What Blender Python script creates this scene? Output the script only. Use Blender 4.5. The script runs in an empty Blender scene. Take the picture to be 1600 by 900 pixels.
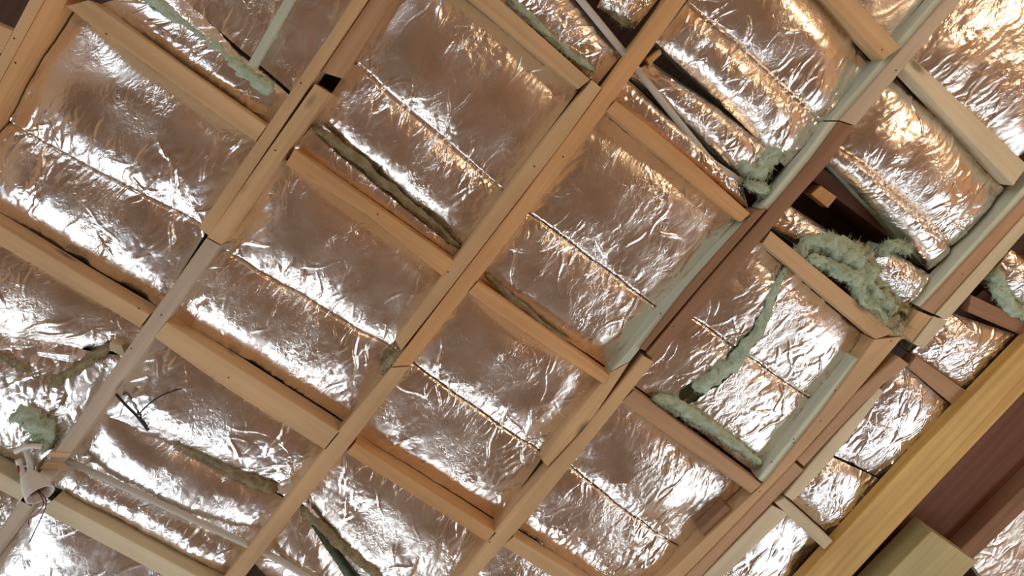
import bpy, bmesh, math, random
import numpy as np
from mathutils import Matrix, Vector

random.seed(7)
C = bpy.context.scene.collection
scene = bpy.context.scene

# ------------------------------------------------------------------ camera
F = 1100.0                       # focal length in pixels of the 1600x900 frame
TX, TY = -0.073, 0.232           # where the zenith stands in the frame (tangents)
D = 2.0                          # camera to the underside of the timbers
ZC = 3.5                         # height of that underside
n_c = np.array([TX, TY, -1.0]); n_c /= np.linalg.norm(n_c)
def _cam(p): return np.array([p[0] - 800.0, 450.0 - p[1], -F])
_a = _cam((352, 900)); _b = _cam((1040, 0))
_a = _a / (_a @ n_c); _b = _b / (_b @ n_c)
u_c = (_b - _a) / np.linalg.norm(_b - _a)
v_c = np.cross(n_c, u_c)
RW = np.array([u_c, v_c, n_c])   # camera -> world
CAM = np.array([0.0, 0.0, ZC - D])

def up(p, z=0.0):
    """point of the plane ZC+z that the photograph shows at pixel p"""
    d = RW @ _cam(p)
    t = (D + z) / d[2]
    return CAM + d * t

cam_data = bpy.data.cameras.new('camera')
cam_data.sensor_width = 36.0
cam_data.lens = F / 1600.0 * 36.0
cam_data.clip_start = 0.02
cam = bpy.data.objects.new('camera', cam_data)
M4 = Matrix([list(RW[0]) + [CAM[0]], list(RW[1]) + [CAM[1]], list(RW[2]) + [CAM[2]], [0, 0, 0, 1]])
cam.matrix_world = M4
C.objects.link(cam)
scene.camera = cam

# ------------------------------------------------------------------ world, light, exposure
world = bpy.data.worlds.new('sky'); scene.world = world
world.use_nodes = True
wn = world.node_tree.nodes
wn['Background'].inputs[0].default_value = (0.72, 0.86, 1.0, 1)
wn['Background'].inputs[1].default_value = 1.0
scene.view_settings.view_transform = 'Standard'
scene.view_settings.look = 'None'
scene.view_settings.gamma = 1.0
scene.view_settings.use_curve_mapping = False
scene.view_settings.exposure = -0.04

X0, X1, Y0, Y1 = -3.2, 3.4, -2.9, 2.9      # the room
HEAD = 2.5
# windows: (wall, centre along the wall, width, sill height)
WINDOWS = [('x0', -1.1, 2.2, 1.0), ('x0', 1.5, 1.5, 1.1), ('y1', -0.1, 2.2, 1.5), ('y0', 1.5, 2.4, 1.2)]
WIN_POWER = {0: 50.0, 1: 32.0, 2: 34.0, 3: 50.0}
for i, (w, c, wd, SILL) in enumerate(WINDOWS):
    ld = bpy.data.lights.new('window_daylight', 'AREA')
    ld.shape = 'RECTANGLE'; ld.size = wd; ld.size_y = HEAD - SILL
    ld.energy = WIN_POWER[i]; ld.color = (0.79, 0.905, 1.0)
    lo = bpy.data.objects.new('window_daylight', ld); C.objects.link(lo)
    zc = (SILL + HEAD) / 2
    if w == 'x0': lo.location = (X0 - 0.1, c, zc); lo.rotation_euler = (math.pi / 2, 0, -math.pi / 2)
    if w == 'x1': lo.location = (X1 + 0.1, c, zc); lo.rotation_euler = (math.pi / 2, 0, math.pi / 2)
    if w == 'y1': lo.location = (c, Y1 + 0.1, zc); lo.rotation_euler = (-math.pi / 2, 0, 0)
    if w == 'y0': lo.location = (c, Y0 - 0.1, zc); lo.rotation_euler = (math.pi / 2, 0, 0)

# added warm light, unseen and without a fixture, gilding the foil at right
warm_fill_d = bpy.data.lights.new('added_warm_fill', 'POINT'); warm_fill_d.energy = 62; warm_fill_d.color = (1.0, 0.76, 0.50); warm_fill_d.shadow_soft_size = 0.3
warm_fill = bpy.data.objects.new('added_warm_fill', warm_fill_d); warm_fill.location = (2.3, 1.3, 1.7); C.objects.link(warm_fill)

# ------------------------------------------------------------------ materials
def new_mat(name):
    m = bpy.data.materials.new(name); m.use_nodes = True
    nt = m.node_tree; b = nt.nodes['Principled BSDF']
    return m, nt, b

def wood(name, c1, c2, rough=0.62, knots=True, stain=0.0):
    m, nt, b = new_mat(name)
    N = nt.nodes; L = nt.links
    tc = N.new('ShaderNodeTexCoord'); oi = N.new('ShaderNodeObjectInfo')
    off = N.new('ShaderNodeVectorMath'); off.operation = 'ADD'
    mul = N.new('ShaderNodeMath'); mul.operation = 'MULTIPLY'; mul.inputs[1].default_value = 37.0
    L.new(oi.outputs['Random'], mul.inputs[0])
    L.new(tc.outputs['Object'], off.inputs[0]); L.new(mul.outputs[0], off.inputs[1])
    mp = N.new('ShaderNodeMapping'); mp.inputs['Scale'].default_value = (1.6, 42, 42)
    L.new(off.outputs[0], mp.inputs[0])
    nz = N.new('ShaderNodeTexNoise'); nz.inputs['Scale'].default_value = 1.0; nz.inputs['Detail'].default_value = 5
    nz.inputs['Distortion'].default_value = 0.6
    L.new(mp.outputs[0], nz.inputs[0])
    cr = N.new('ShaderNodeValToRGB'); cr.color_ramp.elements[0].position = 0.3; cr.color_ramp.elements[1].position = 0.72
    cr.color_ramp.elements[0].color = (*c2, 1); cr.color_ramp.elements[1].color = (*c1, 1)
    L.new(nz.outputs[0], cr.inputs[0])
    # broad tone drift along the board
    mp2 = N.new('ShaderNodeMapping'); mp2.inputs['Scale'].default_value = (2.3, 5, 5)
    L.new(off.outputs[0], mp2.inputs[0])
    n2 = N.new('ShaderNodeTexNoise'); n2.inputs['Scale'].default_value = 1.0; n2.inputs['Detail'].default_value = 3
    L.new(mp2.outputs[0], n2.inputs[0])
    r2 = N.new('ShaderNodeMapRange'); r2.inputs[1].default_value = 0.3; r2.inputs[2].default_value = 0.7
    r2.inputs[3].default_value = 0.82; r2.inputs[4].default_value = 1.1
    L.new(n2.outputs[0], r2.inputs[0])
    mx = N.new('ShaderNodeVectorMath'); mx.operation = 'SCALE'
    L.new(cr.outputs[0], mx.inputs[0]); L.new(r2.outputs[0], mx.inputs['Scale'])
    last = mx.outputs[0]
    if knots:
        mp3 = N.new('ShaderNodeMapping'); mp3.inputs['Scale'].default_value = (3.2, 9, 9)
        L.new(off.outputs[0], mp3.inputs[0])
        vo = N.new('ShaderNodeTexVoronoi'); vo.inputs['Scale'].default_value = 1.0
        L.new(mp3.outputs[0], vo.inputs[0])
        kr = N.new('ShaderNodeMapRange'); kr.inputs[1].default_value = 0.05; kr.inputs[2].default_value = 0.13
        kr.inputs[3].default_value = 0.4; kr.inputs[4].default_value = 1.0
        L.new(vo.outputs['Distance'], kr.inputs[0])
        mk = N.new('ShaderNodeVectorMath'); mk.operation = 'SCALE'
        L.new(last, mk.inputs[0]); L.new(kr.outputs[0], mk.inputs['Scale']); last = mk.outputs[0]
    L.new(last, b.inputs['Base Color'])
    b.inputs['Roughness'].default_value = rough
    b.inputs['Specular IOR Level'].default_value = 0.3
    bp = N.new('ShaderNodeBump'); bp.inputs['Strength'].default_value = 0.25; bp.inputs['Distance'].default_value = 0.002
    L.new(nz.outputs[0], bp.inputs['Height']); L.new(bp.outputs[0], b.inputs['Normal'])
    return m

def plain(name, col, rough=0.7, metal=0.0, noise=0.0, scale=20.0):
    m, nt, b = new_mat(name)
    N = nt.nodes; L = nt.links
    b.inputs['Roughness'].default_value = rough; b.inputs['Metallic'].default_value = metal
    b.inputs['Specular IOR Level'].default_value = 0.35
    tc = N.new('ShaderNodeTexCoord'); nz = N.new('ShaderNodeTexNoise'); nz.inputs['Scale'].default_value = scale
    nz.inputs['Detail'].default_value = 4
    L.new(tc.outputs['Object'], nz.inputs[0])
    r = N.new('ShaderNodeMapRange'); r.inputs[1].default_value = 0.3; r.inputs[2].default_value = 0.7
    r.inputs[3].default_value = 1 - noise; r.inputs[4].default_value = 1 + noise
    L.new(nz.outputs[0], r.inputs[0])
    s = N.new('ShaderNodeVectorMath'); s.operation = 'SCALE'; s.inputs[0].default_value = col
    L.new(r.outputs[0], s.inputs['Scale']); L.new(s.outputs[0], b.inputs['Base Color'])
    return m

def foil_mat(name, col, rough):
    m, nt, b = new_mat(name)
    N = nt.nodes; L = nt.links
    b.inputs['Base Color'].default_value = (*col, 1); b.inputs['Metallic'].default_value = 1.0
    tc = N.new('ShaderNodeTexCoord')
    nr = N.new('ShaderNodeTexNoise'); nr.inputs['Scale'].default_value = 9; nr.inputs['Detail'].default_value = 3
    L.new(tc.outputs['Object'], nr.inputs[0])
    r = N.new('ShaderNodeMapRange'); r.inputs[1].default_value = 0.3; r.inputs[2].default_value = 0.7
    r.inputs[3].default_value = rough * 0.75; r.inputs[4].default_value = rough * 1.3
    L.new(nr.outputs[0], r.inputs[0]); L.new(r.outputs[0], b.inputs['Roughness'])
    vo = N.new('ShaderNodeTexVoronoi'); vo.inputs['Scale'].default_value = 55; vo.feature = 'F1'
    wp = N.new('ShaderNodeTexNoise'); wp.inputs['Scale'].default_value = 24
    L.new(tc.outputs['Object'], wp.inputs[0])
    ad = N.new('ShaderNodeMixRGB'); ad.blend_type = 'ADD'; ad.inputs[0].default_value = 0.06
    L.new(tc.outputs['Object'], ad.inputs[1]); L.new(wp.outputs['Color'], ad.inputs[2])
    L.new(ad.outputs[0], vo.inputs[0])
    n3 = N.new('ShaderNodeTexNoise'); n3.inputs['Scale'].default_value = 70; n3.inputs['Detail'].default_value = 4
    n3.inputs['Roughness'].default_value = 0.6
    L.new(tc.outputs['Object'], n3.inputs[0])
    mpS = N.new('ShaderNodeMapping'); mpS.inputs['Scale'].default_value = (26, 75, 40); mpS.inputs['Rotation'].default_value = (0, 0, 0.25)
    L.new(ad.outputs[0], mpS.inputs[0])
    nS = N.new('ShaderNodeTexNoise'); nS.inputs['Scale'].default_value = 1.0; nS.inputs['Detail'].default_value = 3; nS.inputs['Distortion'].default_value = 0.5
    L.new(mpS.outputs[0], nS.inputs[0])
    sub = N.new('ShaderNodeMath'); sub.operation = 'SUBTRACT'; sub.inputs[1].default_value = 0.5; L.new(nS.outputs[0], sub.inputs[0])
    ab = N.new('ShaderNodeMath'); ab.operation = 'ABSOLUTE'; L.new(sub.outputs[0], ab.inputs[0])
    h0 = N.new('ShaderNodeMath'); h0.operation = 'MULTIPLY_ADD'; h0.inputs[1].default_value = 0.5
    L.new(vo.outputs['Distance'], h0.inputs[0])
    n3s = N.new('ShaderNodeMath'); n3s.operation = 'MULTIPLY'; n3s.inputs[1].default_value = 0.5; L.new(n3.outputs[0], n3s.inputs[0]); L.new(n3s.outputs[0], h0.inputs[2])
    hm = N.new('ShaderNodeMath'); hm.operation = 'MULTIPLY_ADD'; hm.inputs[1].default_value = 2.4
    L.new(ab.outputs[0], hm.inputs[0]); L.new(h0.outputs[0], hm.inputs[2])
    msk = N.new('ShaderNodeTexNoise'); msk.inputs['Scale'].default_value = 7
    L.new(tc.outputs['Object'], msk.inputs[0])
    ms = N.new('ShaderNodeMapRange'); ms.inputs[1].default_value = 0.42; ms.inputs[2].default_value = 0.66
    ms.inputs[3].default_value = 0.10; ms.inputs[4].default_value = 0.55
    L.new(msk.outputs[0], ms.inputs[0])
    bp = N.new('ShaderNodeBump'); bp.inputs['Distance'].default_value = 0.004
    L.new(ms.outputs[0], bp.inputs['Strength'])
    L.new(hm.outputs[0], bp.inputs['Height']); L.new(bp.outputs[0], b.inputs['Normal'])
    return m

def wool_mat(name, c1, c2):
    m, nt, b = new_mat(name)
    N = nt.nodes; L = nt.links
    tc = N.new('ShaderNodeTexCoord')
    nz = N.new('ShaderNodeTexNoise'); nz.inputs['Scale'].default_value = 28; nz.inputs['Detail'].default_value = 6
    nz.inputs['Roughness'].default_value = 0.7
    L.new(tc.outputs['Object'], nz.inputs[0])
    cr = N.new('ShaderNodeValToRGB'); cr.color_ramp.elements[0].position = 0.35; cr.color_ramp.elements[1].position = 0.65
    cr.color_ramp.elements[0].color = (*c2, 1); cr.color_ramp.elements[1].color = (*c1, 1)
    L.new(nz.outputs[0], cr.inputs[0]); L.new(cr.outputs[0], b.inputs['Base Color'])
    b.inputs['Roughness'].default_value = 0.95; b.inputs['Specular IOR Level'].default_value = 0.05
    bp = N.new('ShaderNodeBump'); bp.inputs['Strength'].default_value = 0.8; bp.inputs['Distance'].default_value = 0.004
    n2 = N.new('ShaderNodeTexNoise'); n2.inputs['Scale'].default_value = 160; n2.inputs['Detail'].default_value = 4
    L.new(tc.outputs['Object'], n2.inputs[0])
    L.new(n2.outputs[0], bp.inputs['Height']); L.new(bp.outputs[0], b.inputs['Normal'])
    return m

MAT = {
    'orange': wood('orange_pine', (0.65, 0.375, 0.165), (0.55, 0.29, 0.12)),
    'tan': wood('tan_pine', (0.63, 0.415, 0.215), (0.54, 0.335, 0.165)),
    'pale': wood('pale_pine', (0.68, 0.57, 0.38), (0.60, 0.48, 0.30)),
    'grey': wood('weathered_pine', (0.55, 0.44, 0.32), (0.44, 0.33, 0.23)),
    'mint': wood('treated_pine', (0.59, 0.62, 0.48), (0.51, 0.53, 0.40)),
    'brown': wood('brown_hardwood', (0.34, 0.185, 0.10), (0.24, 0.125, 0.065), knots=False),
    'rose': wood('rose_pine', (0.52, 0.32, 0.175), (0.43, 0.25, 0.135)),
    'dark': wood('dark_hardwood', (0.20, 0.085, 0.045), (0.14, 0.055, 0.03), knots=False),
    'yellow': wood('yellow_beam_pine', (0.66, 0.42, 0.12), (0.50, 0.27, 0.07), rough=0.5, knots=False),
    'ply': wood('pale_plywood', (0.50, 0.40, 0.19), (0.42, 0.33, 0.15), knots=False),
    'foil': foil_mat('aluminium_foil', (0.93, 0.865, 0.79), 0.29),
    'foil_silver': foil_mat('aluminium_foil_bright', (0.93, 0.90, 0.865), 0.27),
    'wool': wool_mat('mint_mineral_wool', (0.52, 0.62, 0.47), (0.36, 0.42, 0.29)),
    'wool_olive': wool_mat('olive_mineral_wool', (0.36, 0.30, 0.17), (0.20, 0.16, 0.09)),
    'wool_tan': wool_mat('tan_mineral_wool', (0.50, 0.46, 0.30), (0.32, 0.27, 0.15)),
    'pvc': plain('grey_pvc', (0.52, 0.48, 0.41), 0.5),
    'pvc_white': plain('white_pvc', (0.72, 0.68, 0.62), 0.35),
    'tape': plain('tan_tape', (0.62, 0.42, 0.24), 0.4),
    'wire_black': plain('black_wire', (0.03, 0.025, 0.025), 0.4),
    'wire_red': plain('red_wire', (0.25, 0.05, 0.04), 0.4),
    'seam': plain('seam_shadow_dark', (0.10, 0.075, 0.055), 0.8),
    'cup_shade': plain('dark_cup_shade', (0.16, 0.09, 0.06), 0.6),
    'nail': plain('nail_steel', (0.10, 0.08, 0.07), 0.5, 0.6),
    'floor': plain('screed_floor', (0.25, 0.142, 0.078), 0.75, 0, 0.45, 0.9),
    'wall': plain('plaster_wall', (0.56, 0.345, 0.19), 0.8, 0, 0.15, 1.5),
    'deck': wood('roof_deck_boards', (0.13, 0.075, 0.05), (0.08, 0.045, 0.03), knots=False),
    'frame': plain('window_frame_paint', (0.7, 0.7, 0.68), 0.5),
}

# ------------------------------------------------------------------ helpers
def link_mesh(name, verts, faces, mat, parent=None, smooth=False, loc=None):
    me = bpy.data.meshes.new(name)
    me.from_pydata([tuple(v) for v in verts], [], faces)
    me.materials.append(MAT[mat])
    if smooth: me.polygons.foreach_set('use_smooth', [True] * len(me.polygons))
    me.update()
    o = bpy.data.objects.new(name, me); C.objects.link(o)
    if loc is not None: o.location = loc
    if parent is not None: o.parent = parent
    return o

def tag(o, label, cat, group=None):
    o['label'] = label; o['category'] = cat
    if group: o['group'] = group
    return o

def box_data(x0, x1, y0, y1, z0, z1, vs, fs):
    b = len(vs)
    vs += [(x0, y0, z0), (x1, y0, z0), (x1, y1, z0), (x0, y1, z0), (x0, y0, z1), (x1, y0, z1), (x1, y1, z1), (x0, y1, z1)]
    fs += [(b, b + 3, b + 2, b + 1), (b + 4, b + 5, b + 6, b + 7), (b, b + 1, b + 5, b + 4), (b + 1, b + 2, b + 6, b + 5),
           (b + 2, b + 3, b + 7, b + 6), (b + 3, b, b + 4, b + 7)]

def resample(pts, n):
    pts = np.array(pts, float)
    d = np.r_[0, np.cumsum(np.linalg.norm(np.diff(pts, axis=0), axis=1))]
    t = np.linspace(0, d[-1], n)
    return np.stack([np.interp(t, d, pts[:, k]) for k in range(pts.shape[1])], 1)

def extend(pts, e0, e1):
    pts = [np.array(p, float) for p in pts]
    if e0:
        d = pts[0] - pts[1]; pts[0] = pts[0] + d / np.linalg.norm(d) * e0
    if e1:
        d = pts[-1] - pts[-2]; pts[-1] = pts[-1] + d / np.linalg.norm(d) * e1
    return pts

nail_me = None
def nail_mesh():
    global nail_me
    if nail_me is None:
        vs, fs = [], []
        n = 8
        for k in range(n):
            a = 2 * math.pi * k / n
            vs.append((0.0028 * math.cos(a), 0.0028 * math.sin(a), 0.0)); vs.append((0.0022 * math.cos(a), 0.0022 * math.sin(a), -0.001))
        for k in range(n):
            j = (k + 1) % n
            fs.append((2 * k, 2 * k + 1, 2 * j + 1, 2 * j))
        fs.append(tuple(2 * k + 1 for k in reversed(range(n))))
        nail_me = bpy.data.meshes.new('nail'); nail_me.from_pydata(vs, [], fs); nail_me.materials.append(MAT['nail'])
    return nail_me

def member(name, label, cat, Ls, Rs, mat, zb=0.0, depth=0.085, e0=0, e1=0, nails=(), group=None):
    """a timber: left and right pixel edges of its underside, first to last end"""
    n = max(len(Ls), len(Rs), 2)
    Lp = resample(extend(Ls, e0, e1), n + 2); Rp = resample(extend(Rs, e0, e1), n + 2)
    Lw = np.array([up(p, zb) for p in Lp]); Rw = np.array([up(p, zb) for p in Rp])
    cen = (Lw + Rw).mean(0) / 2
    cen = (Lw.mean(0) + Rw.mean(0)) / 2
    ax = ((Lw[-1] + Rw[-1]) - (Lw[0] + Rw[0])) / 2
    ang = math.atan2(ax[1], ax[0])
    ca, sa = math.cos(-ang), math.sin(-ang)
    def loc(p):
        q = p - cen
        return np.array([ca * q[0] - sa * q[1], sa * q[0] + ca * q[1], q[2]])
    vs, fs = [], []
    bev = 0.0025
    m = len(Lw)
    for i in range(m):
        l = loc(Lw[i]); r = loc(Rw[i]); d = r - l; d /= np.linalg.norm(d)
        up_ = np.array([0, 0, 1.0])
        vs += [l + up_ * depth, l + up_ * bev, l + d * bev, r - d * bev, r + up_ * bev, r + up_ * depth]
    K = 6
    for i in range(m - 1):
        for k in range(K):
            j = (k + 1) % K
            fs.append((i * K + k, i * K + j, (i + 1) * K + j, (i + 1) * K + k))
    fs.append(tuple(reversed(range(K)))); fs.append(tuple((m - 1) * K + k for k in range(K)))
    o = link_mesh(name, vs, fs, mat)
    bm = bmesh.new(); bm.from_mesh(o.data); bmesh.ops.recalc_face_normals(bm, faces=bm.faces); bm.to_mesh(o.data); bm.free()
    o.location = cen; o.rotation_euler = (0, 0, ang)
    tag(o, label, cat, group)
    for (px, py) in nails:
        nd = bpy.data.objects.new('nail', nail_mesh()); C.objects.link(nd); nd.parent = o
        q = loc(up((px, py), zb)); nd.location = (q[0], q[1], q[2] + 0.0002)
    return o

# --- numpy noise
def vnoise(x, y, seed):
    rs = np.random.RandomState(seed); T = rs.rand(64, 64)
    xi = np.floor(x).astype(int); yi = np.floor(y).astype(int); fx = x - xi; fy = y - yi
    fx = fx * fx * (3 - 2 * fx); fy = fy * fy * (3 - 2 * fy)
    a = T[xi % 64, yi % 64]; b = T[(xi + 1) % 64, yi % 64]; c = T[xi % 64, (yi + 1) % 64]; d = T[(xi + 1) % 64, (yi + 1) % 64]
    return (a * (1 - fx) + b * fx) * (1 - fy) + (c * (1 - fx) + d * fx) * fy

def fbm(x, y, seed, octv=3):
    s = 0; a = 1; t = 0
    for k in range(octv):
        s = s + a * vnoise(x * 2 ** k + 11.3 * k, y * 2 ** k + 5.1 * k, seed + k); t += a; a *= 0.5
    return s / t

def worley(x, y, cell, seed):
    """squared distance to the nearest jittered lattice point, in cells: creased facets"""
    rs = np.random.RandomState(seed); J = rs.rand(64, 64, 2); H = rs.rand(64, 64)
    X = x / cell; Y = y / cell
    xi = np.floor(X).astype(int); yi = np.floor(Y).astype(int)
    best = np.full(X.shape, 9.0)
    for dx in (-1, 0, 1):
        for dy in (-1, 0, 1):
            cx = xi + dx; cy = yi + dy
            j = J[cx % 64, cy % 64]; h = H[cx % 64, cy % 64]
            d = (X - cx - j[..., 0]) ** 2 + (Y - cy - j[..., 1]) ** 2 + 0.35 * h
            best = np.minimum(best, d)
    return best

SEED = [100]
def batt(label, quad, z0=0.066, bulge=0.03, seams=(), wr=1.0, mat='foil', n=155, folds=34, line=False, calm=(), holes=None, core=True, tilt=0.0, groove=0.006, fold_px=()):
    """one foil-faced batt. quad: pixels A,B,C,D; A->B runs with the cross pieces, A->D with the long battens"""
    SEED[0] += 17; seed = SEED[0]; rs = np.random.RandomState(seed)
    A, B, Cc, Dd = [up(p, 0.0) + np.array([0, 0, z0]) for p in quad]   # the bay as the timbers bound it
    s, t = np.meshgrid(np.linspace(0, 1, n), np.linspace(0, 1, n), indexing='ij')
    P = ((1 - s) * (1 - t))[..., None] * A + (s * (1 - t))[..., None] * B + (s * t)[..., None] * Cc + ((1 - s) * t)[..., None] * Dd
    lenS = (np.linalg.norm(B - A) + np.linalg.norm(Cc - Dd)) / 2; lenT = (np.linalg.norm(Dd - A) + np.linalg.norm(Cc - B)) / 2
    xs = s * lenS; yt = t * lenT
    def st_of(p):
        w = up(p, z0 - 0.7 * bulge); d = (P[..., 0] - w[0]) ** 2 + (P[..., 1] - w[1]) ** 2
        k = np.unravel_index(np.argmin(d), d.shape); return s[k], t[k]
    # --- bulging rolls between seams
    bounds = [np.zeros_like(t)]
    for sm in seams:
        (s0, t0), (s1, t1) = st_of(sm[0]), st_of(sm[1])
        ds = (s1 - s0) if abs(s1 - s0) > 1e-3 else 1e-3
        bounds.append(np.clip(t0 + (t1 - t0) * (s - s0) / ds, 0.03, 0.97) + 0.012 * (vnoise(s * 9, t * 0, seed + 3) - 0.5))
    bounds.append(np.ones_like(t))
    lobe = np.zeros_like(t); gr = np.zeros_like(t)
    for a, b in zip(bounds[:-1], bounds[1:]):
        r = (t - a) / np.maximum(b - a, 1e-4); ins = (r >= 0) & (r <= 1)
        lobe = np.where(ins, 1 - np.abs(2 * np.clip(r, 0, 1) - 1) ** 2.6, lobe)
    near = np.zeros_like(t)
    for b in bounds[1:-1]:
        dd = np.abs(t - b) * lenT
        gr += np.exp(-(dd / 0.0035) ** 2); near = np.maximum(near, np.exp(-(dd / 0.05) ** 2))
    pil_s = 1 - np.abs(2 * s - 1) ** 3.0; pil_t = 1 - np.abs(2 * t - 1) ** 4.0
    edge = np.maximum(np.exp(-np.minimum(s, 1 - s) * lenS / 0.05), np.exp(-np.minimum(t, 1 - t) * lenT / 0.05))
    near = np.maximum(near, 0.7 * edge)
    ht = 1.2 * bulge * (0.4 * pil_s * pil_t + 0.6 * lobe * (0.35 + 0.65 * pil_s))
    ht += bulge * 0.9 * (fbm(xs / 0.26, yt / 0.2, seed + 5, 2) - 0.5)
    ht -= groove * gr
    # --- crumples
    wx = xs + 0.03 * (fbm(xs / 0.07, yt / 0.07, seed + 7) - 0.5); wy = yt + 0.03 * (fbm(xs / 0.07 + 9, yt / 0.07, seed + 8) - 0.5)
    ang = rs.uniform(-0.5, 0.5); ca, sa = math.cos(ang), math.sin(ang)
    rx = ca * wx - sa * wy; ry = sa * wx + ca * wy
    mask = np.clip((fbm(xs / 0.16, yt / 0.16, seed + 9, 2) - 0.38) / 0.3, 0, 1)
    mask = np.clip(0.10 + 0.7 * mask + 0.75 * near, 0, 1.4)
    cr = 0.0065 * worley(rx, ry / 1.9, 0.085, seed + 11) - 0.0050 * worley(rx + 3, ry / 1.6 + 1, 0.062, seed + 12)
    cr += 0.0026 * worley(rx + 1, ry / 2.2, 0.034, seed + 13) - 0.0012 * worley(rx, ry / 1.5 + 4, 0.019, seed + 14)
    cf = np.ones_like(s)
    for (cp, cr_) in calm:                      # taut stretches of the foil
        cs, ct = st_of(cp); dq = np.hypot(xs - cs * lenS, yt - ct * lenT)
        cf *= 1 - 0.85 * np.exp(-(dq / cr_) ** 4)
    ht += 0.8 * wr * mask * cf * cr
    an2 = rs.uniform(-0.45, 0.45); c2, s2 = math.cos(an2), math.sin(an2)
    sx = c2 * wx - s2 * wy; sy = s2 * wx + c2 * wy
    st = np.abs(2 * fbm(sx / 0.026, sy / 0.075, seed + 31, 2) - 1); st2 = np.abs(2 * fbm(sx / 0.013 + 7, sy / 0.030, seed + 32, 2) - 1)
    m2 = np.clip((fbm(xs / 0.12 + 3, yt / 0.12, seed + 33, 2) - 0.36) / 0.3, 0, 1)
    m2 = np.clip(0.15 + 0.7 * m2 + 0.45 * near, 0, 1.2)
    ht += wr * m2 * cf * (0.0042 * st + 0.0018 * st2)
    # --- pinched folds
    allf = []
    for k in range(folds):
        if len(seams) and rs.rand() < 0.55:
            b = bounds[1 + rs.randint(len(seams))]; si = rs.randint(n); fs_ = si / (n - 1.0); ft = b[si, 0] + rs.normal(0, 0.07)
        else: fs_, ft = rs.rand(), rs.rand()
        an = math.pi / 2 + rs.normal(0, 0.5); ln = rs.uniform(0.02, 0.09); allf.append((fs_ * lenS, ft * lenT, an, ln, rs.uniform(0.002, 0.0042), rs.uniform(0.004, 0.008)))
    for (p, q) in fold_px:
        (s0, t0), (s1, t1) = st_of(p), st_of(q)
        ax, ay, bx, by = s0 * lenS, t0 * lenT, s1 * lenS, t1 * lenT
        allf.append(((ax + bx) / 2, (ay + by) / 2, math.atan2(by - ay, bx - ax), math.hypot(bx - ax, by - ay) / 2, 0.006, 0.010))
    for (fx, fy, an, ln, h, w) in allf:
        dx = xs - fx; dy = yt - fy; al = dx * math.cos(an) + dy * math.sin(an); pe = -dx * math.sin(an) + dy * math.cos(an)
        pe = pe + 0.004 * np.sin(al * 60 + fx * 50)
        ta = np.clip(1 - (al / ln) ** 2, 0, 1)
        ht += cf * h * ta * np.maximum(0, 1 - np.abs(pe) / (w * (0.4 + 0.6 * ta)))
    P[..., 2] -= ht
    P[..., 2] += tilt * (t - 0.5)
    cen = P.mean((0, 1)); cen[2] = ZC + z0
    root = bpy.data.objects.new('insulation_batt', None); root.empty_display_size = 0.1; C.objects.link(root); root.location = cen
    tag(root, label, 'insulation', 'foil-faced insulation batts')
    V = (P - cen).reshape(-1, 3)
    idx = np.arange(n * n).reshape(n, n)
    keep = np.ones((n - 1, n - 1), bool)
    Q = np.stack([idx[:-1, :-1], idx[:-1, 1:], idx[1:, 1:], idx[1:, :-1]], -1)
    if holes:
        sc_ = (s[:-1, :-1] + s[1:, 1:]) / 2; tc_ = (t[:-1, :-1] + t[1:, 1:]) / 2
        for poly in holes:                       # pixel polylines with a half width: a rip in the foil
            for (pa, pb, ra, rb) in poly:
                (s0, t0), (s1, t1) = st_of(pa), st_of(pb)
                ax, ay, bx, by = s0 * lenS, t0 * lenT, s1 * lenS, t1 * lenT
                L2 = (bx - ax) ** 2 + (by - ay) ** 2
                k = np.clip(((sc_ * lenS - ax) * (bx - ax) + (tc_ * lenT - ay) * (by - ay)) / L2, 0, 1)
                dd = np.hypot(sc_ * lenS - ax - k * (bx - ax), tc_ * lenT - ay - k * (by - ay))
                rr = ra + (rb - ra) * k
                jag = 0.010 * (fbm(sc_ * lenS / 0.02, tc_ * lenT / 0.02, seed + 21, 2) - 0.5)
                keep &= dd > rr + jag
    Q = Q[keep].reshape(-1, 4)
    me = bpy.data.meshes.new('foil_facing')
    me.vertices.add(len(V)); me.vertices.foreach_set('co', V.astype(np.float32).ravel())
    me.loops.add(len(Q) * 4); me.loops.foreach_set('vertex_index', Q.ravel().astype(np.int32))
    me.polygons.add(len(Q)); me.polygons.foreach_set('loop_start', np.arange(0, len(Q) * 4, 4, dtype=np.int32))
    me.polygons.foreach_set('use_smooth', np.ones(len(Q), bool))
    me.update(calc_edges=True); me.materials.append(MAT[mat])
    fo = bpy.data.objects.new('foil_facing', me); C.objects.link(fo); fo.parent = root
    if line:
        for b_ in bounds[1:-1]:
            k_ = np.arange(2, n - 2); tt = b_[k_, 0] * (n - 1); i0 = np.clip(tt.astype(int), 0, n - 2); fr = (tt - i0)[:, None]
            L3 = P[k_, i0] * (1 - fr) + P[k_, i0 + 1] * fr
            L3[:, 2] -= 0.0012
            tube('seam_shadow_line', L3, 0.0012, 'seam', K=6, parent=root)  # dark tube drawn as the shadow line under the foil lap
    if core:
        lo = [A, B, Cc, Dd]; vs = []
        m4 = sum(lo) / 4
        for w in lo:
            q = m4 + (w - m4) * 0.97 - cen; vs.append((q[0], q[1], 0.018))
        for w in lo:
            q = m4 + (w - m4) * 0.97 - cen; vs.append((q[0], q[1], 0.075))
        co = link_mesh('wool_core', vs, [(0, 1, 2, 3), (7, 6, 5, 4), (0, 4, 5, 1), (1, 5, 6, 2), (2, 6, 7, 3), (3, 7, 4, 0)], 'wool', root)
    return root

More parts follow.
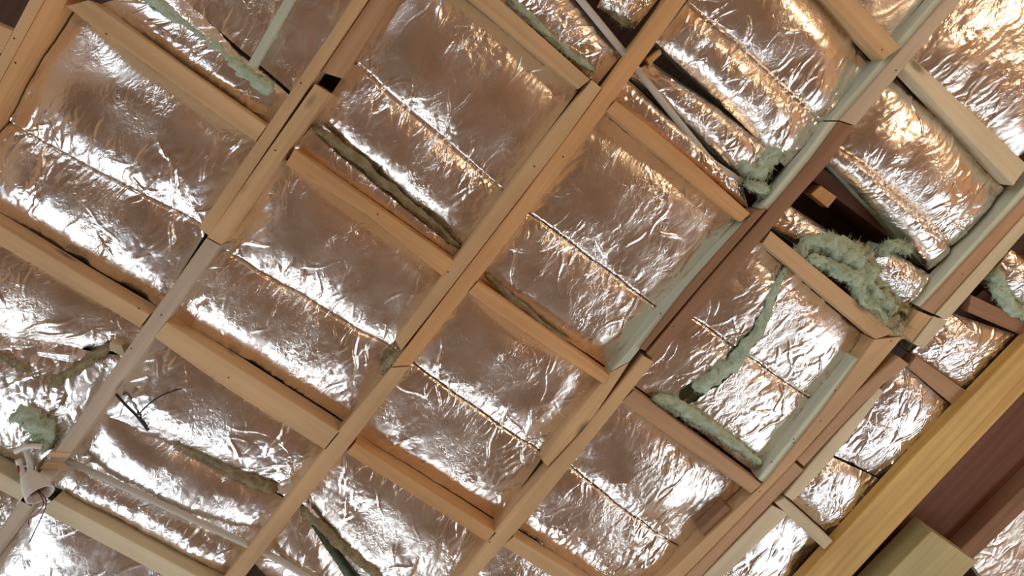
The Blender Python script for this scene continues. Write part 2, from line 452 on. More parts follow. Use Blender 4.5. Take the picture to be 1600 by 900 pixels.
def wool(pts, rad, z, mat='wool', parent=None, name='wool_edge', squash=0.8, fuzz=350, rough=0.55):
    """a ragged rope of mineral wool along pixel points; rad in metres"""
    SEED[0] += 13; seed = SEED[0]; rs = np.random.RandomState(seed)
    zs = z if hasattr(z, '__len__') else [z] * len(pts)
    W = np.array([up(p, zz) for p, zz in zip(pts, zs)])
    R_ = np.array(rad if hasattr(rad, '__len__') else [rad] * len(pts), float)
    ln = np.linalg.norm(np.diff(W, axis=0), axis=1).sum(); m = max(12, int(ln / 0.006))
    Wr = resample(np.c_[W, R_], m)
    K = 18; vs = []; fs = []
    cen = W.mean(0)
    T_ = np.gradient(Wr[:, :3], axis=0); T_ /= np.linalg.norm(T_, axis=1)[:, None] + 1e-9
    S_ = np.cross(T_, [0, 0, 1.0]); S_ /= np.linalg.norm(S_, axis=1)[:, None] + 1e-9
    U_ = np.cross(S_, T_)
    ii, kk = np.meshgrid(np.arange(m), np.arange(K), indexing='ij'); aa = 2 * np.pi * kk / K
    endt = np.minimum(1.0, (np.minimum(ii, m - 1 - ii) + 0.3) / 3.0) ** 0.5
    q = fbm(np.cos(aa) * 1.6 + 9, ii * 0.16 + np.sin(aa) * 1.6 + 30, seed, 4)
    q2 = vnoise(kk * 1.1 + 3, ii * 0.7, seed + 5)
    rr = Wr[:, 3][:, None] * endt * (1 + rough * 2.4 * (q - 0.5) + rough * 0.9 * (q2 - 0.5))
    side = (fbm(ii * 0.11, kk * 0 + 2.0, seed + 6, 2) - 0.5) * 1.3 * Wr[:, 3][:, None] * rough
    VV = Wr[:, None, :3] + S_[:, None, :] * (rr * np.cos(aa) + side)[..., None] + U_[:, None, :] * (rr * squash * np.sin(aa))[..., None] - cen
    vs = list(VV.reshape(-1, 3))
    for i in range(m - 1):
        for k in range(K):
            j = (k + 1) % K
            fs.append((i * K + k, i * K + j, (i + 1) * K + j, (i + 1) * K + k))
    fs.append(tuple(reversed(range(K)))); fs.append(tuple((m - 1) * K + k for k in range(K)))
    base = np.array(vs)
    for _ in range(int(fuzz)):
        i = rs.randint(len(base)); p = base[i]; c = Wr[i // K, :3] - cen
        nrm = p - c; l = np.linalg.norm(nrm) + 1e-9; nrm = nrm / l
        d = nrm * rs.uniform(0.2, 0.8) + rs.normal(0, 0.6, 3); d /= np.linalg.norm(d)
        L_ = rs.uniform(0.006, 0.022); sd = np.cross(d, rs.normal(0, 1, 3)); sd /= np.linalg.norm(sd) + 1e-9
        b = len(vs); vs += [p - nrm * 0.003 + sd * 0.0011, p - nrm * 0.003 - sd * 0.0011, p + d * L_]
        fs.append((b, b + 1, b + 2))
    o = link_mesh(name, vs, fs, mat, None, smooth=True)
    if parent is not None:
        o.parent = parent; o.location = Vector(cen) - parent.location
    else: o.location = cen
    return o

def tube(name, pts, r, mat, K=14, parent=None, caps=True):
    """pts: world points"""
    W = np.array(pts, float); m = len(W); vs, fs = [], []
    cen = W.mean(0); prev = None
    for i in range(m):
        d = W[min(i + 1, m - 1)] - W[max(i - 1, 0)]; d /= np.linalg.norm(d)
        ref = prev if prev is not None else (np.array([0, 0, 1.0]) if abs(d[2]) < 0.9 else np.array([1.0, 0, 0]))
        sd = np.cross(d, ref); 
        if np.linalg.norm(sd) < 1e-6: sd = np.cross(d, [1.0, 0, 0])
        sd /= np.linalg.norm(sd); u2 = np.cross(sd, d); prev = u2
        rr = r[i] if hasattr(r, '__len__') else r
        for k in range(K):
            a = 2 * math.pi * k / K
            vs.append(W[i] + rr * (sd * math.cos(a) + u2 * math.sin(a)) - cen)
    for i in range(m - 1):
        for k in range(K):
            j = (k + 1) % K
            fs.append((i * K + k, i * K + j, (i + 1) * K + j, (i + 1) * K + k))
    if caps: fs.append(tuple(reversed(range(K)))); fs.append(tuple((m - 1) * K + k for k in range(K)))
    o = link_mesh(name, vs, fs, mat, None, smooth=True)
    if parent is not None: o.parent = parent; o.location = Vector(cen) - parent.location
    else: o.location = cen
    return o

def smooth_path(pts, n=20):
    """Catmull-Rom through world points"""
    P_ = [np.array(p, float) for p in pts]; P_ = [2 * P_[0] - P_[1]] + P_ + [2 * P_[-1] - P_[-2]]
    out = []
    for i in range(1, len(P_) - 2):
        for k in range(n):
            t = k / n; a, b, c, d = P_[i - 1], P_[i], P_[i + 1], P_[i + 2]
            out.append(0.5 * (2 * b + (c - a) * t + (2 * a - 5 * b + 4 * c - d) * t * t + (3 * b - a - 3 * c + d) * t ** 3))
    out.append(P_[-2]); return out

# ------------------------------------------------------------------ the room
def struct(o): o['kind'] = 'structure'; return o
vs, fs = [], []; box_data(X0 - 0.2, X1 + 0.2, Y0 - 0.2, Y1 + 0.2, -0.12, 0.0, vs, fs); struct(link_mesh('floor', vs, fs, 'floor'))
ZT = ZC + 0.34
vs, fs = [], []; box_data(X0 - 0.2, X1 + 0.2, Y0 - 0.2, Y1 + 0.2, ZT, ZT + 0.05, vs, fs); struct(link_mesh('ceiling', vs, fs, 'deck'))
def wall(name, side):
    vs, fs = [], []
    wins = sorted([(c, wd, sl) for (w, c, wd, sl) in WINDOWS if w == side])
    lo, hi = (Y0, Y1) if side[0] == 'x' else (X0 - 0.2, X1 + 0.2)
    segs = []; cur = lo
    for c, wd, SILL in wins:
        segs.append((cur, c - wd / 2, 0, ZT)); segs.append((c - wd / 2, c + wd / 2, 0, SILL)); segs.append((c - wd / 2, c + wd / 2, HEAD, ZT)); cur = c + wd / 2
    segs.append((cur, hi, 0, ZT))
    for a, b, z0, z1 in segs:
        if side == 'x0': box_data(X0 - 0.2, X0, a, b, z0, z1, vs, fs)
        if side == 'x1': box_data(X1, X1 + 0.2, a, b, z0, z1, vs, fs)
        if side == 'y0': box_data(a, b, Y0 - 0.2, Y0, z0, z1, vs, fs)
        if side == 'y1': box_data(a, b, Y1, Y1 + 0.2, z0, z1, vs, fs)
    struct(link_mesh(name, vs, fs, 'wall'))
wall('wall_left', 'x0'); wall('wall_right', 'x1'); wall('wall_back', 'y0'); wall('wall_front', 'y1')
for i, (w, c, wd, SILL) in enumerate(WINDOWS):
    vs, fs = [], []
    a, b = c - wd / 2, c + wd / 2
    bars = [(a, a + 0.05, SILL, HEAD), (b - 0.05, b, SILL, HEAD), (a, b, SILL, SILL + 0.05), (a, b, HEAD - 0.05, HEAD), (c - 0.025, c + 0.025, SILL, HEAD), (a, b, 1.95, 2.0)]
    for p, q, z0, z1 in bars:
        if w == 'x0': box_data(X0 - 0.09, X0 - 0.03, p, q, z0, z1, vs, fs)
        if w == 'y1': box_data(p, q, Y1 + 0.03, Y1 + 0.09, z0, z1, vs, fs)
        if w == 'y0': box_data(p, q, Y0 - 0.09, Y0 - 0.03, z0, z1, vs, fs)
    struct(link_mesh('window_%d' % (i + 1), vs, fs, 'frame'))

# ------------------------------------------------------------------ long battens
LB = 'long ceiling battens'; NG = 'cross noggings'
def batten(label, Ls, Rs, mat, **k): return member('ceiling_batten', label, 'timber', Ls, Rs, mat, group=LB, **k)
def nogging(label, Ls, Rs, mat, **k): return member('cross_nogging', label, 'timber', Ls, Rs, mat, group=NG, **k)

batten('outer pale batten at the top left corner of the ceiling', [(45, 0), (0, 86)], [(68, 0), (0, 124)], 'tan', e0=160, e1=620, nails=[(22, 60)])
batten('inner orange batten beside the outer one at the top left corner', [(69, 0), (0, 126)], [(102, 4), (0, 174)], 'orange', zb=0.004, e0=160, e1=620, nails=[(24, 98)])
batten('light orange batten at top left ending beside a splice', [(551, 0), (310, 355)], [(574, 0), (326, 368)], 'tan', e0=620, nails=[(470, 130)])
batten('reddish batten at top left ending above a dark gap', [(577, 0), (501, 112)], [(610, 0), (533, 122)], 'rose', zb=0.012, e0=620)
batten('brown batten starting below the dark gap at top left', [(492, 131), (323, 370)], [(515, 146), (345, 382)], 'tan', zb=0.002, nails=[(430, 235)])
batten('weathered batten carrying the round conduit box at lower left', [(322, 372), (265, 450), (107, 675), (0, 826)], [(344, 384), (297, 450), (140, 670), (0, 860)], 'grey', e1=620, nails=[(252, 492), (205, 545)])
batten('long orange batten running from top centre down past the middle', [(1040, 0), (940, 139), (877, 227), (800, 327), (705, 450), (627, 552), (612, 573)], [(1073, 0), (950, 170), (907, 227), (752, 430), (736, 452), (650, 560), (641, 571)], 'orange', zb=0.003, e0=620, nails=[(880, 245), (735, 380)])
batten('pale orange batten at bottom centre below the sister piece', [(611, 575), (545, 650), (457, 767), (400, 837), (352, 900)], [(640, 573), (572, 660), (547, 697), (462, 800), (400, 875), (382, 900)], 'tan', e1=620)
batten('short sister piece nailed along the middle batten', [(925, 125), (847, 222), (676, 450), (617, 530)], [(940, 138), (876, 227), (704, 450), (627, 548)], 'tan', nails=[(835, 260), (700, 425)])
batten('greenish batten in the upper right running to the frame top', [(1475, 0), (1397, 92), (1312, 188)], [(1502, 0), (1421, 95), (1337, 196)], 'grey', e0=620, nails=[(1400, 110)])
batten('dark brown batten below the greenish one right of centre', [(1311, 190), (1287, 225), (1202, 328), (1165, 368), (1102, 440), (1010, 552)], [(1336, 198), (1308, 240), (1224, 335), (1188, 378), (1135, 440), (1024, 563)], 'brown', nails=[(1052, 510)])
batten('narrow dark sister board with a sawn end right of centre', [(1180, 330), (1075, 447), (1000, 545)], [(1199, 326), (1098, 442), (1008, 548)], 'brown', zb=-0.006)
batten('cream treated batten left of the dark sister board', [(1163, 345), (1050, 470), (955, 580)], [(1179, 332), (1074, 449), (1000, 547), (985, 564)], 'mint', zb=0.004, nails=[(1032, 490)])
batten('tapering tan batten end beside the pinkish batten at centre right', [(954, 582), (895, 652), (846, 718)], [(984, 566), (928, 652), (856, 730)], 'tan', zb=0.004, depth=0.07)
batten('pinkish batten running from centre right to the bottom edge', [(1005, 556), (930, 652), (857, 733), (800, 795), (717, 900)], [(1022, 566), (990, 607), (940, 665), (892, 740), (800, 835), (745, 900)], 'tan', e1=620, nails=[(765, 847)])
batten('rose batten at the right edge above the jagged crack', [(1600, 310), (1473, 450), (1440, 482)], [(1600, 335), (1497, 450), (1459, 491)], 'rose', e0=620, nails=[(1504, 428)])
batten('pale outer batten at the right edge above the jagged crack', [(1600, 336), (1498, 451), (1461, 491)], [(1600, 365), (1525, 450), (1481, 500)], 'pale', e0=620, zb=0.003)
batten('short rose piece just below the jagged crack', [(1436, 486), (1410, 520)], [(1457, 495), (1425, 535)], 'tan')
batten('short pale block end just below the jagged crack', [(1459, 494), (1427, 536)], [(1480, 503), (1443, 546)], 'pale', zb=0.003)
batten('rose main batten from the junction at right to the bottom edge', [(1366, 531), (1348, 562), (1260, 675), (1195, 755), (1145, 800), (1082, 860), (1040, 900)], [(1412, 526), (1285, 675), (1243, 721), (1200, 768), (1070, 900)], 'tan', e1=620, nails=[(1392, 533), (1282, 658), (1240, 686), (1187, 768), (1206, 722)])
batten('reddish board with a stepped end in the lower right run', [(1404, 557), (1340, 612), (1286, 676), (1245, 719)], [(1421, 570), (1372, 607), (1306, 675), (1257, 729)], 'rose', zb=-0.004)
batten('brown board following the stepped end towards the bottom edge', [(1242, 723), (1200, 769), (1072, 900)], [(1256, 735), (1225, 774), (1200, 790), (1097, 900)], 'rose', zb=-0.004, e1=620)
batten('cream board between the rose boards and silver foil lower right', [(1373, 606), (1308, 676), (1257, 736), (1226, 774)], [(1381, 612), (1335, 675), (1283, 737), (1240, 783)], 'pale')
batten('cream board below the short cream nogging at the bottom edge', [(1206, 790), (1098, 900)], [(1233, 803), (1132, 900)], 'pale', e1=620)

lath = lambda label, Ls, Rs, **k: member('treated_lath', label, 'lath', Ls, Rs, 'mint', zb=0.008, depth=0.06, group='green treated laths', **k)
lath('green treated lath along the upper right batten above its crack', [(1459, 0), (1380, 92), (1297, 188)], [(1474, 0), (1396, 92), (1311, 188)], e0=620)
lath('green treated lath along the dark batten below its crack', [(1295, 190), (1270, 225), (1187, 326)], [(1310, 190), (1286, 225), (1204, 328)])
lath('green treated lath at the right edge above the torn wool', [(1600, 292), (1462, 445), (1434, 477)], [(1600, 309), (1472, 450), (1440, 481)], e0=620)
lath('green treated lath beside the ripped foil bay', [(1336, 560), (1246, 673), (1184, 748)], [(1347, 560), (1259, 675), (1194, 755)], nails=[(1305, 610), (1240, 692)])
# ------------------------------------------------------------------ noggings
nogging('dark brown nogging outside the top left corner battens', [(-90, 0), (20, 48)], [(-90, 45), (2, 84)], 'tan', depth=0.06)
nogging('long nogging in the top left bay ending at the light batten', [(139, 0), (416, 197)], [(103, 10), (399, 221)], 'tan', depth=0.07, nails=[(166, 53)])
nogging('pale nogging at the left edge ending at the weathered batten', [(0, 352), (160, 449), (234, 491)], [(0, 384), (155, 472), (218, 512)], 'tan', e0=260, depth=0.07, nails=[(217, 482)])
nogging('greyish nogging stub behind the round conduit box', [(0, 737), (60, 772)], [(0, 767), (48, 792)], 'pale', e0=200, depth=0.06)
nogging('orange nogging left of the central crossing', [(460, 233), (709, 408)], [(446, 257), (572, 334), (691, 431)], 'orange', depth=0.07, nails=[(590, 335)])
nogging('pale nogging left of the bottom centre batten', [(260, 503), (531, 675)], [(241, 527), (338, 597), (508, 703)], 'tan', depth=0.07, nails=[(357, 590)])
nogging('pale nogging along the bottom left below the grey conduit', [(84, 780), (308, 900)], [(64, 800), (255, 900)], 'pale', e1=60, depth=0.075)
nogging('tan nogging from top centre ending at the sister piece', [(782, 0), (922, 124)], [(737, 0), (904, 139)], 'tan', e0=120, depth=0.07)
nogging('orange nogging right of the top centre crossing', [(962, 157), (1047, 222), (1173, 334)], [(948, 173), (1012, 227), (1157, 347)], 'orange', depth=0.07)
nogging('bright orange nogging right of the central crossing', [(747, 440), (800, 477), (952, 587)], [(732, 457), (800, 505), (943, 600)], 'orange', depth=0.07)
nogging('orange nogging butting the pale orange batten at bottom centre', [(555, 692), (776, 832)], [(541, 708), (761, 847)], 'orange', depth=0.07)
nogging('tan nogging at the top right above the greenish batten', [(1338, 0), (1408, 73)], [(1292, 0), (1381, 93)], 'tan', e0=160, depth=0.06, nails=[(1378, 78)])
nogging('tan nogging under the torn mint wool at right', [(1205, 361), (1398, 520)], [(1192, 381), (1368, 530)], 'tan', depth=0.06)
nogging('pink nogging below the ripped foil in the lower right', [(991, 610), (1190, 757)], [(972, 628), (1173, 771)], 'rose', depth=0.06)
nogging('tan nogging at the bottom edge right of centre', [(803, 839), (915, 908)], [(785, 853), (880, 912)], 'tan', e1=200, depth=0.06)
nogging('pale nogging in the top right corner bay', [(1426, 89), (1606, 258)], [(1412, 106), (1583, 290)], 'pale', depth=0.06, nails=[(1588, 284)])
nogging('rough brown nogging at the right edge above the silver foil', [(1518, 461), (1600, 500)], [(1512, 487), (1600, 525)], 'brown', e1=160, depth=0.06, zb=0.02)
nogging('brown nogging between junction and yellow beam', [(1432, 556), (1512, 612)], [(1420, 574), (1500, 641)], 'rose', depth=0.05, zb=0.02)
nogging('short cream nogging reaching the yellow beam at the bottom right', [(1226, 778), (1302, 846)], [(1211, 786), (1288, 859)], 'pale', depth=0.06, zb=-0.004)
# beam, rafters, blocks
member('main_beam', 'thick yellow beam crossing the lower right corner', 'beam', [(1600, 535), (1465, 672), (1257, 900)], [(1600, 612), (1540, 675), (1335, 897)], 'yellow', zb=-0.012, depth=0.04, e0=620, e1=620)
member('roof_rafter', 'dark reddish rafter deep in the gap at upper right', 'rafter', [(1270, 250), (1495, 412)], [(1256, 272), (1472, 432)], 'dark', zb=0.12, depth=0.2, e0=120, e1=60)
member('roof_rafter', 'dark brown rafter beyond the yellow beam in the corner', 'rafter', [(1640, 722), (1480, 880)], [(1640, 760), (1515, 880)], 'brown', zb=0.05, depth=0.15, e0=200, e1=200)
member('wood_block', 'small square wood block in the dark gap at upper right', 'block', [(1282, 290), (1267, 303)], [(1308, 308), (1294, 325)], 'orange', zb=0.09, depth=0.05)
member('wood_block', 'small wood block beside the conduit at top centre', 'block', [(1031, 76), (1010, 92)], [(1034, 84), (1015, 102)], 'tan', zb=0.06, depth=0.05)
member('wood_block', 'short brown offcut at the lower right batten run', 'block', [(1133, 789), (1093, 829)], [(1146, 798), (1103, 840)], 'brown', zb=0.01, depth=0.06)
member('wood_block', 'short stub behind the weathered batten at left', 'block', [(172, 534), (190, 540)], [(170, 546), (198, 562)], 'pale', zb=0.03, depth=0.04)
member('plywood_offcut', 'pale plywood offcut in the bottom right corner', 'plywood', [(1456, 830), (1370, 918)], [(1526, 879), (1440, 966)], 'ply', zb=-0.03, depth=0.09, e1=120)
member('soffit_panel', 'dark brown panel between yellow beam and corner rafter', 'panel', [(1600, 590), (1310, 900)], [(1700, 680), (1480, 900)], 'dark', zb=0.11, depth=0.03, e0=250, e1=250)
member('pale_strip', 'thin pale green strip over foil at the top left', 'strip', [(443, 0), (386, 101)], [(459, 0), (400, 106)], 'mint', zb=0.008, depth=0.02, e0=420)

# ------------------------------------------------------------------ insulation batts
b = batt('narrow bright foil roll above the top left nogging', [(250, -30), (447, 150), (416, 197), (139, 0)], bulge=0.035, wr=1.0, mat='foil_silver')
wool([(225, -15), (290, 45), (345, 85), (400, 128), (428, 142)], [0.016, 0.017, 0.017, 0.019, 0.018], 0.03, 'wool', b)
batt('foil under the thin pale strip at the top left', [(590, -520), (790, -360), (452, 146), (240, -34)], bulge=0.03)
batt('crumpled silver foil in the large top left bay', [(102, 10), (400, 221), (235, 490), (-78, 304)], calm=[((190, 100), 0.16), ((270, 160), 0.14), ((120, 130), 0.1)], bulge=0.045, seams=[((0, 188), (325, 362))], wr=1.4, mat='foil_silver', n=200, folds=60,
     fold_px=[((75, 200), (60, 300)), ((265, 235), (285, 310)), ((95, 240), (55, 290)), ((270, 340), (265, 395)), ((180, 370), (150, 410)), ((255, 215), (262, 250))])
b = batt('dull foil below the pale nogging at the left edge', [(-70, 343), (222, 514), (180, 574), (-130, 514)], calm=[((110, 470), 0.12)], bulge=0.03, wr=0.9, fold_px=[((20, 520), (150, 495)), ((0, 540), (120, 520))])
b2 = batt('torn foil with loose mint wool left of the weathered batten', [(-130, 505), (184, 566), (45, 763), (-200, 640)], bulge=0.04, wr=1.6, mat='foil_silver', folds=60)
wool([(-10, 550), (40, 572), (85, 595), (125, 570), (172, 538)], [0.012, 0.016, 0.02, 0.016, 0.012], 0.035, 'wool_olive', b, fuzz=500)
wool([(15, 645), (45, 648), (75, 672), (55, 700)], [0.02, 0.032, 0.03, 0.02], 0.03, 'wool', b2, fuzz=900, rough=0.8)
wool([(115, 590), (95, 625), (75, 655)], [0.01, 0.012, 0.012], 0.04, 'wool_olive', b2, fuzz=300)
batt('foil in the bottom left corner behind the conduit box', [(-200, 660), (28, 784), (-40, 885), (-260, 800)], bulge=0.03, mat='foil_silver')
b = batt('large foil bay left of the sister piece at top', [(651, -70), (908, 141), (722, 388), (480, 194)], calm=[((640, 70), 0.12), ((800, 200), 0.12)], bulge=0.035, seams=[((560, 105), (785, 298))], wr=1.0, n=200, folds=50,
     fold_px=[((710, 60), (690, 110)), ((690, 10), (680, 40))])
b2 = batt('narrow foil roll above the orange nogging near the centre', [(480, 198), (720, 394), (709, 408), (452, 232)], bulge=0.016, wr=0.8, n=110)
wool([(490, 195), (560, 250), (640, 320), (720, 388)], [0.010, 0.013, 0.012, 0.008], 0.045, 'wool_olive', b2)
batt('foil bay left of the central crossing', [(438, 250), (704, 434), (540, 676), (257, 502)], calm=[((520, 340), 0.15), ((590, 390), 0.1)], bulge=0.04, seams=[((350, 395), (600, 540))], wr=1.1, n=200, folds=55,
     fold_px=[((375, 380), (345, 415)), ((460, 400), (445, 440)), ((480, 420), (470, 450)), ((680, 335), (590, 400))])
b = batt('bright foil right of the weathered batten at lower left', [(237, 528), (510, 704), (438, 793), (138, 656)], calm=[((330, 640), 0.1)], bulge=0.03, wr=1.2, mat='foil_silver', n=140, folds=50)
b2 = batt('foil strip beneath the grey conduit at lower left', [(144, 648), (437, 796), (338, 918), (64, 772)], bulge=0.04, seams=[((110, 730), (390, 860))], wr=1.1, mat='foil_silver', n=150, folds=40, groove=0.003)
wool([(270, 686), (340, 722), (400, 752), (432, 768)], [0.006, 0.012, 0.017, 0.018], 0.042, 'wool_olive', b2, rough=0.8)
batt('foil at the bottom edge below the pale nogging', [(50, 793), (322, 935), (110, 1220), (-150, 1066)], bulge=0.045, wr=1.2, mat='foil_silver', n=160)
b = batt('foil at top centre left of the conduit', [(872, -40), (978, 83), (940, 130), (775, -8)], bulge=0.03, wr=1.2, n=110)
wool([(790, -5), (830, 30), (880, 72), (928, 112)], [0.014, 0.014, 0.012, 0.010], 0.04, 'wool', b)
b = batt('small foil scrap in the dark gap at top centre', [(960, -40), (1040, -10), (1000, 40), (940, 5)], bulge=0.02, wr=1.3, n=70, core=False)
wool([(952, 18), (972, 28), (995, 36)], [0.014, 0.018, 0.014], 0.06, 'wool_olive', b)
batt('foil strip between orange nogging and conduit upper centre', [(985, 118), (1172, 290), (1182, 330), (957, 160)], bulge=0.025, wr=1.3, n=120)
b = batt('foil strip right of the conduit ending in ragged wool', [(1030, 92), (1225, 235), (1180, 290), (990, 115)], bulge=0.04, wr=1.0, n=130, z0=0.075)
wool([(1150, 255), (1180, 262), (1205, 245), (1232, 232)], [0.02, 0.028, 0.024, 0.014], 0.05, 'wool', b, fuzz=700, rough=0.8)
wool([(1165, 285), (1195, 297), (1205, 312)], [0.012, 0.016, 0.012], 0.03, 'wool', b, fuzz=500, rough=0.8)
batt('golden foil bay left of the greenish batten at top', [(1185, -125), (1382, 94), (1240, 262), (1035, 60)], bulge=0.05, seams=[((1100, 20), (1280, 185))], wr=1.1, n=200, folds=40, fold_px=[((1275, 90), (1225, 175)), ((1130, 160), (1180, 110))])
batt('foil above the tan nogging at the top right', [(1620, -480), (1780, -400), (1402, 72), (1261, -80)], bulge=0.03, n=110)
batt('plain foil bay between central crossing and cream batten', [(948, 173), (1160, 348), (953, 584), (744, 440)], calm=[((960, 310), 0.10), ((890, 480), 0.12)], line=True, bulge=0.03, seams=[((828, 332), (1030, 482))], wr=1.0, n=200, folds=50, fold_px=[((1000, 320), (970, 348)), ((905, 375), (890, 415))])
wool([(757, 427), (800, 466), (870, 525), (945, 588)], [0.008, 0.011, 0.010, 0.006], 0.04, 'wool_olive', bpy.data.objects[[o.name for o in C.objects if o.name.startswith('insulation_batt')][-1]])
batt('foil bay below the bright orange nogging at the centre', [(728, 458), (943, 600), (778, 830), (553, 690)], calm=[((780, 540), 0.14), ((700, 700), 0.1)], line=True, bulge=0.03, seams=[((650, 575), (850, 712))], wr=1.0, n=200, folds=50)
b = batt('foil bay at the bottom centre below the orange nogging', [(538, 710), (762, 847), (638, 1020), (463, 800)], calm=[((640, 810), 0.12)], bulge=0.03, wr=1.0, n=160)
b2 = batt('foil strip at the bottom edge beside the pale orange batten', [(461, 807), (605, 1030), (540, 1060), (386, 895)], bulge=0.03, wr=1.1, n=130)
wool([(470, 792), (530, 850), (595, 905)], [0.010, 0.014, 0.014], 0.04, 'wool_olive', b2)
batt('golden foil bay below the pale nogging at upper right', [(1412, 106), (1590, 298), (1474, 430), (1304, 246)], bulge=0.05, wr=1.2, n=200, folds=40, z0=0.075, seams=[((1330, 240), (1520, 410))], fold_px=[((1500, 235), (1430, 320))])
b = batt('torn foil with mint wool below the dark gap at right', [(1245, 322), (1400, 420), (1330, 430), (1205, 352)], bulge=0.03, wr=1.2, n=100, z0=0.07)
wool([(1238, 392), (1270, 380), (1310, 388), (1345, 420), (1368, 460), (1395, 495)], [0.020, 0.030, 0.034, 0.034, 0.032, 0.02], 0.03, 'wool', b, fuzz=2200, rough=0.9, squash=0.6)
wool([(1262, 400), (1300, 412), (1330, 440), (1350, 475), (1385, 503)], [0.012, 0.020, 0.022, 0.022, 0.012], 0.012, 'wool', b, fuzz=1300, rough=1.0, squash=0.6)
wool([(1325, 385), (1355, 400), (1380, 430), (1400, 470), (1432, 497)], [0.014, 0.026, 0.03, 0.03, 0.016], 0.04, 'wool_tan', b, fuzz=1600, rough=1.0, squash=0.6)
wool([(1330, 470), (1365, 497), (1400, 515), (1435, 505)], [0.010, 0.018, 0.022, 0.012], 0.015, 'wool_tan', b, fuzz=1200, rough=1.0, squash=0.6)
wool([(1370, 398), (1395, 384), (1425, 394)], [0.012, 0.02, 0.012], 0.04, 'wool', b, fuzz=800, rough=0.9)
batt('lump of crumpled foil against the rose batten at right', [(1395, 386), (1472, 436), (1425, 495), (1360, 430)], bulge=0.05, wr=1.6, n=90, z0=0.06, mat='foil_silver')
rip = [((1226, 418), (1200, 470), 0.006, 0.016), ((1200, 470), (1180, 520), 0.016, 0.020), ((1180, 520), (1140, 570), 0.02, 0.028), ((1140, 570), (1075, 615), 0.028, 0.03)]
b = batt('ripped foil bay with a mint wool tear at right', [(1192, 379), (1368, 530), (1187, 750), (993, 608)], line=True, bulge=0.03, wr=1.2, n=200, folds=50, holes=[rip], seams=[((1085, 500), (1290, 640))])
wool([(1228, 416), (1205, 465), (1185, 515), (1145, 567), (1085, 610)], [0.006, 0.013, 0.017, 0.024, 0.022], 0.036, 'wool', b, name='wool_tear', fuzz=900, rough=0.6)
wool([(1020, 622), (1060, 638), (1110, 668), (1160, 700), (1190, 725)], [0.016, 0.022, 0.02, 0.016, 0.012], 0.035, 'wool', b, fuzz=900)
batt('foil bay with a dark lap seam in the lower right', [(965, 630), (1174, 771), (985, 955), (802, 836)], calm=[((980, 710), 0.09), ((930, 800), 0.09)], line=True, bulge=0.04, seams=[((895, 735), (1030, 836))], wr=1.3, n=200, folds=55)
batt('foil below the tan nogging at the bottom edge', [(785, 853), (960, 965), (740, 1240), (520, 1160)], bulge=0.03, n=100)
batt('foil in the top right corner beyond the pale nogging', [(1690, -230), (1880, -30), (1606, 254), (1430, 84)], bulge=0.045, wr=1.2, n=170)
b = batt('foil scrap with pale wool at the right edge', [(1600, 395), (1700, 450), (1640, 520), (1556, 440)], bulge=0.04, wr=1.3, n=90, mat='foil_silver')
wool([(1555, 420), (1558, 450), (1585, 480), (1620, 500)], [0.018, 0.024, 0.024, 0.02], 0.03, 'wool', b, fuzz=800, rough=0.7)
batt('bright silver foil right of the junction above the yellow beam', [(1488, 490), (1600, 528), (1520, 614), (1434, 556)], z0=0.045, bulge=0.024, wr=1.1, n=120, mat='foil_silver')
batt('long silver foil between cream board and yellow beam', [(1420, 573), (1497, 641), (1387, 757), (1301, 715)], z0=0.045, bulge=0.024, wr=1.1, n=140, mat='foil_silver')
b = batt('crinkled silver foil above the short cream nogging', [(1299, 718), (1386, 759), (1306, 846), (1232, 780)], z0=0.045, bulge=0.024, wr=1.1, n=120, mat='foil_silver')
wool([(1310, 740), (1335, 760), (1352, 785)], [0.006, 0.008, 0.008], 0.045, 'wool', b)
batt('silver foil in the corner below the short cream nogging', [(1211, 788), (1292, 862), (1020, 1150), (930, 1110)], z0=0.045, bulge=0.024, wr=1.1, n=130, mat='foil_silver')
batt('foil in the bottom right corner beyond the dark rafter', [(1640, 770), (1800, 900), (1640, 1040), (1528, 884)], bulge=0.014, wr=0.45, n=130, z0=0.06)

o = wool([(630, 543), (614, 562), (598, 584)], [0.008, 0.014, 0.010], 0.03, 'wool_tan', None, name='wool_tuft', fuzz=500, rough=0.9)
tag(o, 'small tan wool tuft below the sister piece end', 'wool tuft')
# ------------------------------------------------------------------ conduits, box, wires
def pxz(pts): return [up((p[0], p[1]), p[2]) for p in pts]
tag(tube('conduit_pipe', pxz([(104, 719, 0.012), (250, 787, 0.012), (395, 855, 0.014), (435, 874, 0.02), (520, 925, 0.02), (640, 990, 0.02)]), 0.0105, 'pvc'),
    'grey plastic conduit crossing the lower left bay', 'conduit')
tag(tube('conduit_pipe', pxz([(830, -90, 0.045), (907, 0, 0.045), (975, 83, 0.045), (1040, 165, 0.045), (1110, 252, 0.045), (1158, 284, 0.055)]), 0.0105, 'pvc'),
    'grey plastic conduit crossing behind the top centre batten', 'conduit')

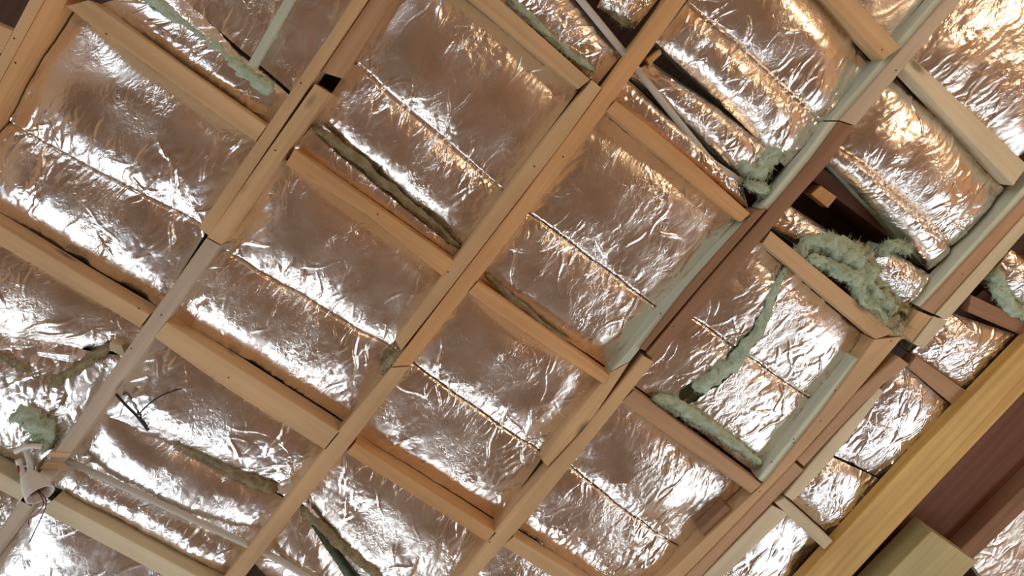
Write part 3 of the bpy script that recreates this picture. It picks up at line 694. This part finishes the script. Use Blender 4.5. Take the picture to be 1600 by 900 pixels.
root = bpy.data.objects.new('conduit_box', None); C.objects.link(root); root.location = up((60, 765), -0.05)
tag(root, 'white round conduit box hanging at the lower left with wires', 'conduit box')
ax0 = up((44, 742), -0.03)
_w = CAM - ax0; _w /= np.linalg.norm(_w)
_g = up((64, 772), -0.03) - up((46, 742), -0.03); _g /= np.linalg.norm(_g)
dv = (0.62 * _w + 0.78 * _g); dv = dv / np.linalg.norm(dv) * 0.078
def along(k): return ax0 + dv * k
def lathe(name, org, dv_, prof, mat, parent, K=28):
    """prof: (distance along dv_, radius)"""
    d = dv_ / np.linalg.norm(dv_); sd = np.cross(d, [0, 0, 1.0]); sd /= np.linalg.norm(sd); u2 = np.cross(d, sd)
    vs, fs = [], []
    for (k, r) in prof:
        for j in range(K):
            a = 2 * math.pi * j / K; vs.append(dv_ * k + r * (sd * math.cos(a) + u2 * math.sin(a)))
    for i in range(len(prof) - 1):
        for j in range(K):
            n_ = (j + 1) % K; fs.append((i * K + j, i * K + n_, (i + 1) * K + n_, (i + 1) * K + j))
    fs.append(tuple(reversed(range(K)))); fs.append(tuple((len(prof) - 1) * K + j for j in range(K)))
    o = link_mesh(name, vs, fs, mat, parent, smooth=False)
    o.location = Vector(org) - parent.location
    return o
lathe('box_cup', ax0, dv, [(0, 0.014), (0.05, 0.023), (0.4, 0.031), (0.8, 0.036), (1.0, 0.038), (1.0, 0.034), (0.9, 0.0325), (0.1, 0.024)], 'pvc_white', root)
lathe('cup_shade_plug', ax0, dv, [(0.15, 0.0245), (0.6, 0.029), (0.7, 0.027), (0.55, 0.012)], 'cup_shade', root)  # dark brown plug standing in for the shade inside the cup
tube('box_neck', smooth_path([along(0.15), up((47, 725), 0.01), up((42, 708), 0.02), up((40, 690), 0.03)], 8), 0.0085, 'pvc_white', parent=root)
tube('side_spout', smooth_path([along(0.25) + np.array([-0.01, -0.012, 0]), up((34, 735), 0.0), up((28, 718), 0.005)], 8), 0.0085, 'pvc_white', parent=root)
tube('bent_pipe', smooth_path([up((24, 706), 0.0), up((36, 700), 0.0), up((50, 697), 0.0), up((66, 698), 0.005)], 8), 0.008, 'pvc_white', parent=root)
tube('wire', smooth_path([along(0.6), up((72, 782), -0.09), up((66, 805), -0.08), up((55, 828), -0.075), up((46, 847), -0.07)], 8), 0.0016, 'wire_black', K=8, parent=root)
tube('wire', smooth_path([along(0.6), up((68, 785), -0.085), up((58, 802), -0.08), up((45, 812), -0.08), up((46, 824), -0.08)], 8), 0.0016, 'wire_red', K=8, parent=root)
tube('wire', smooth_path([up((28, 725), 0.0), up((30, 738), -0.01), up((40, 745), -0.01)], 8), 0.003, 'wire_red', K=8, parent=root)

def strap(label, a, b, c, d):
    member('tape_strap', label, 'tape', [a, b], [d, c], 'tape', zb=-0.003, depth=0.003)
strap('upper tan tape strap around the weathered batten', (78, 706), (110, 708), (106, 716), (72, 715))
strap('lower tan tape strap around the weathered batten', (70, 723), (102, 724), (97, 733), (62, 733))
tag(tube('loose_cable', smooth_path(pxz([(178, 612, 0.03), (192, 628, 0.02), (212, 648, 0.025), (222, 660, 0.03), (231, 672, 0.035)]), 8), 0.0042, 'wire_black', K=10),
    'thick black cable end on the bright foil at lower left', 'cable')
tag(tube('loose_cable', smooth_path(pxz([(214, 650, 0.025), (232, 632, 0.02), (255, 617, 0.02), (286, 606, 0.035)]), 8), 0.0022, 'wire_black', K=8),
    'thin black wire curving over the bright foil at lower left', 'cable')
member('foil_tape', 'small silver tape scrap on dull foil at the left', 'tape', [(58, 550), (108, 556)], [(60, 556), (108, 566)], 'foil_silver', zb=0.022, depth=0.002)
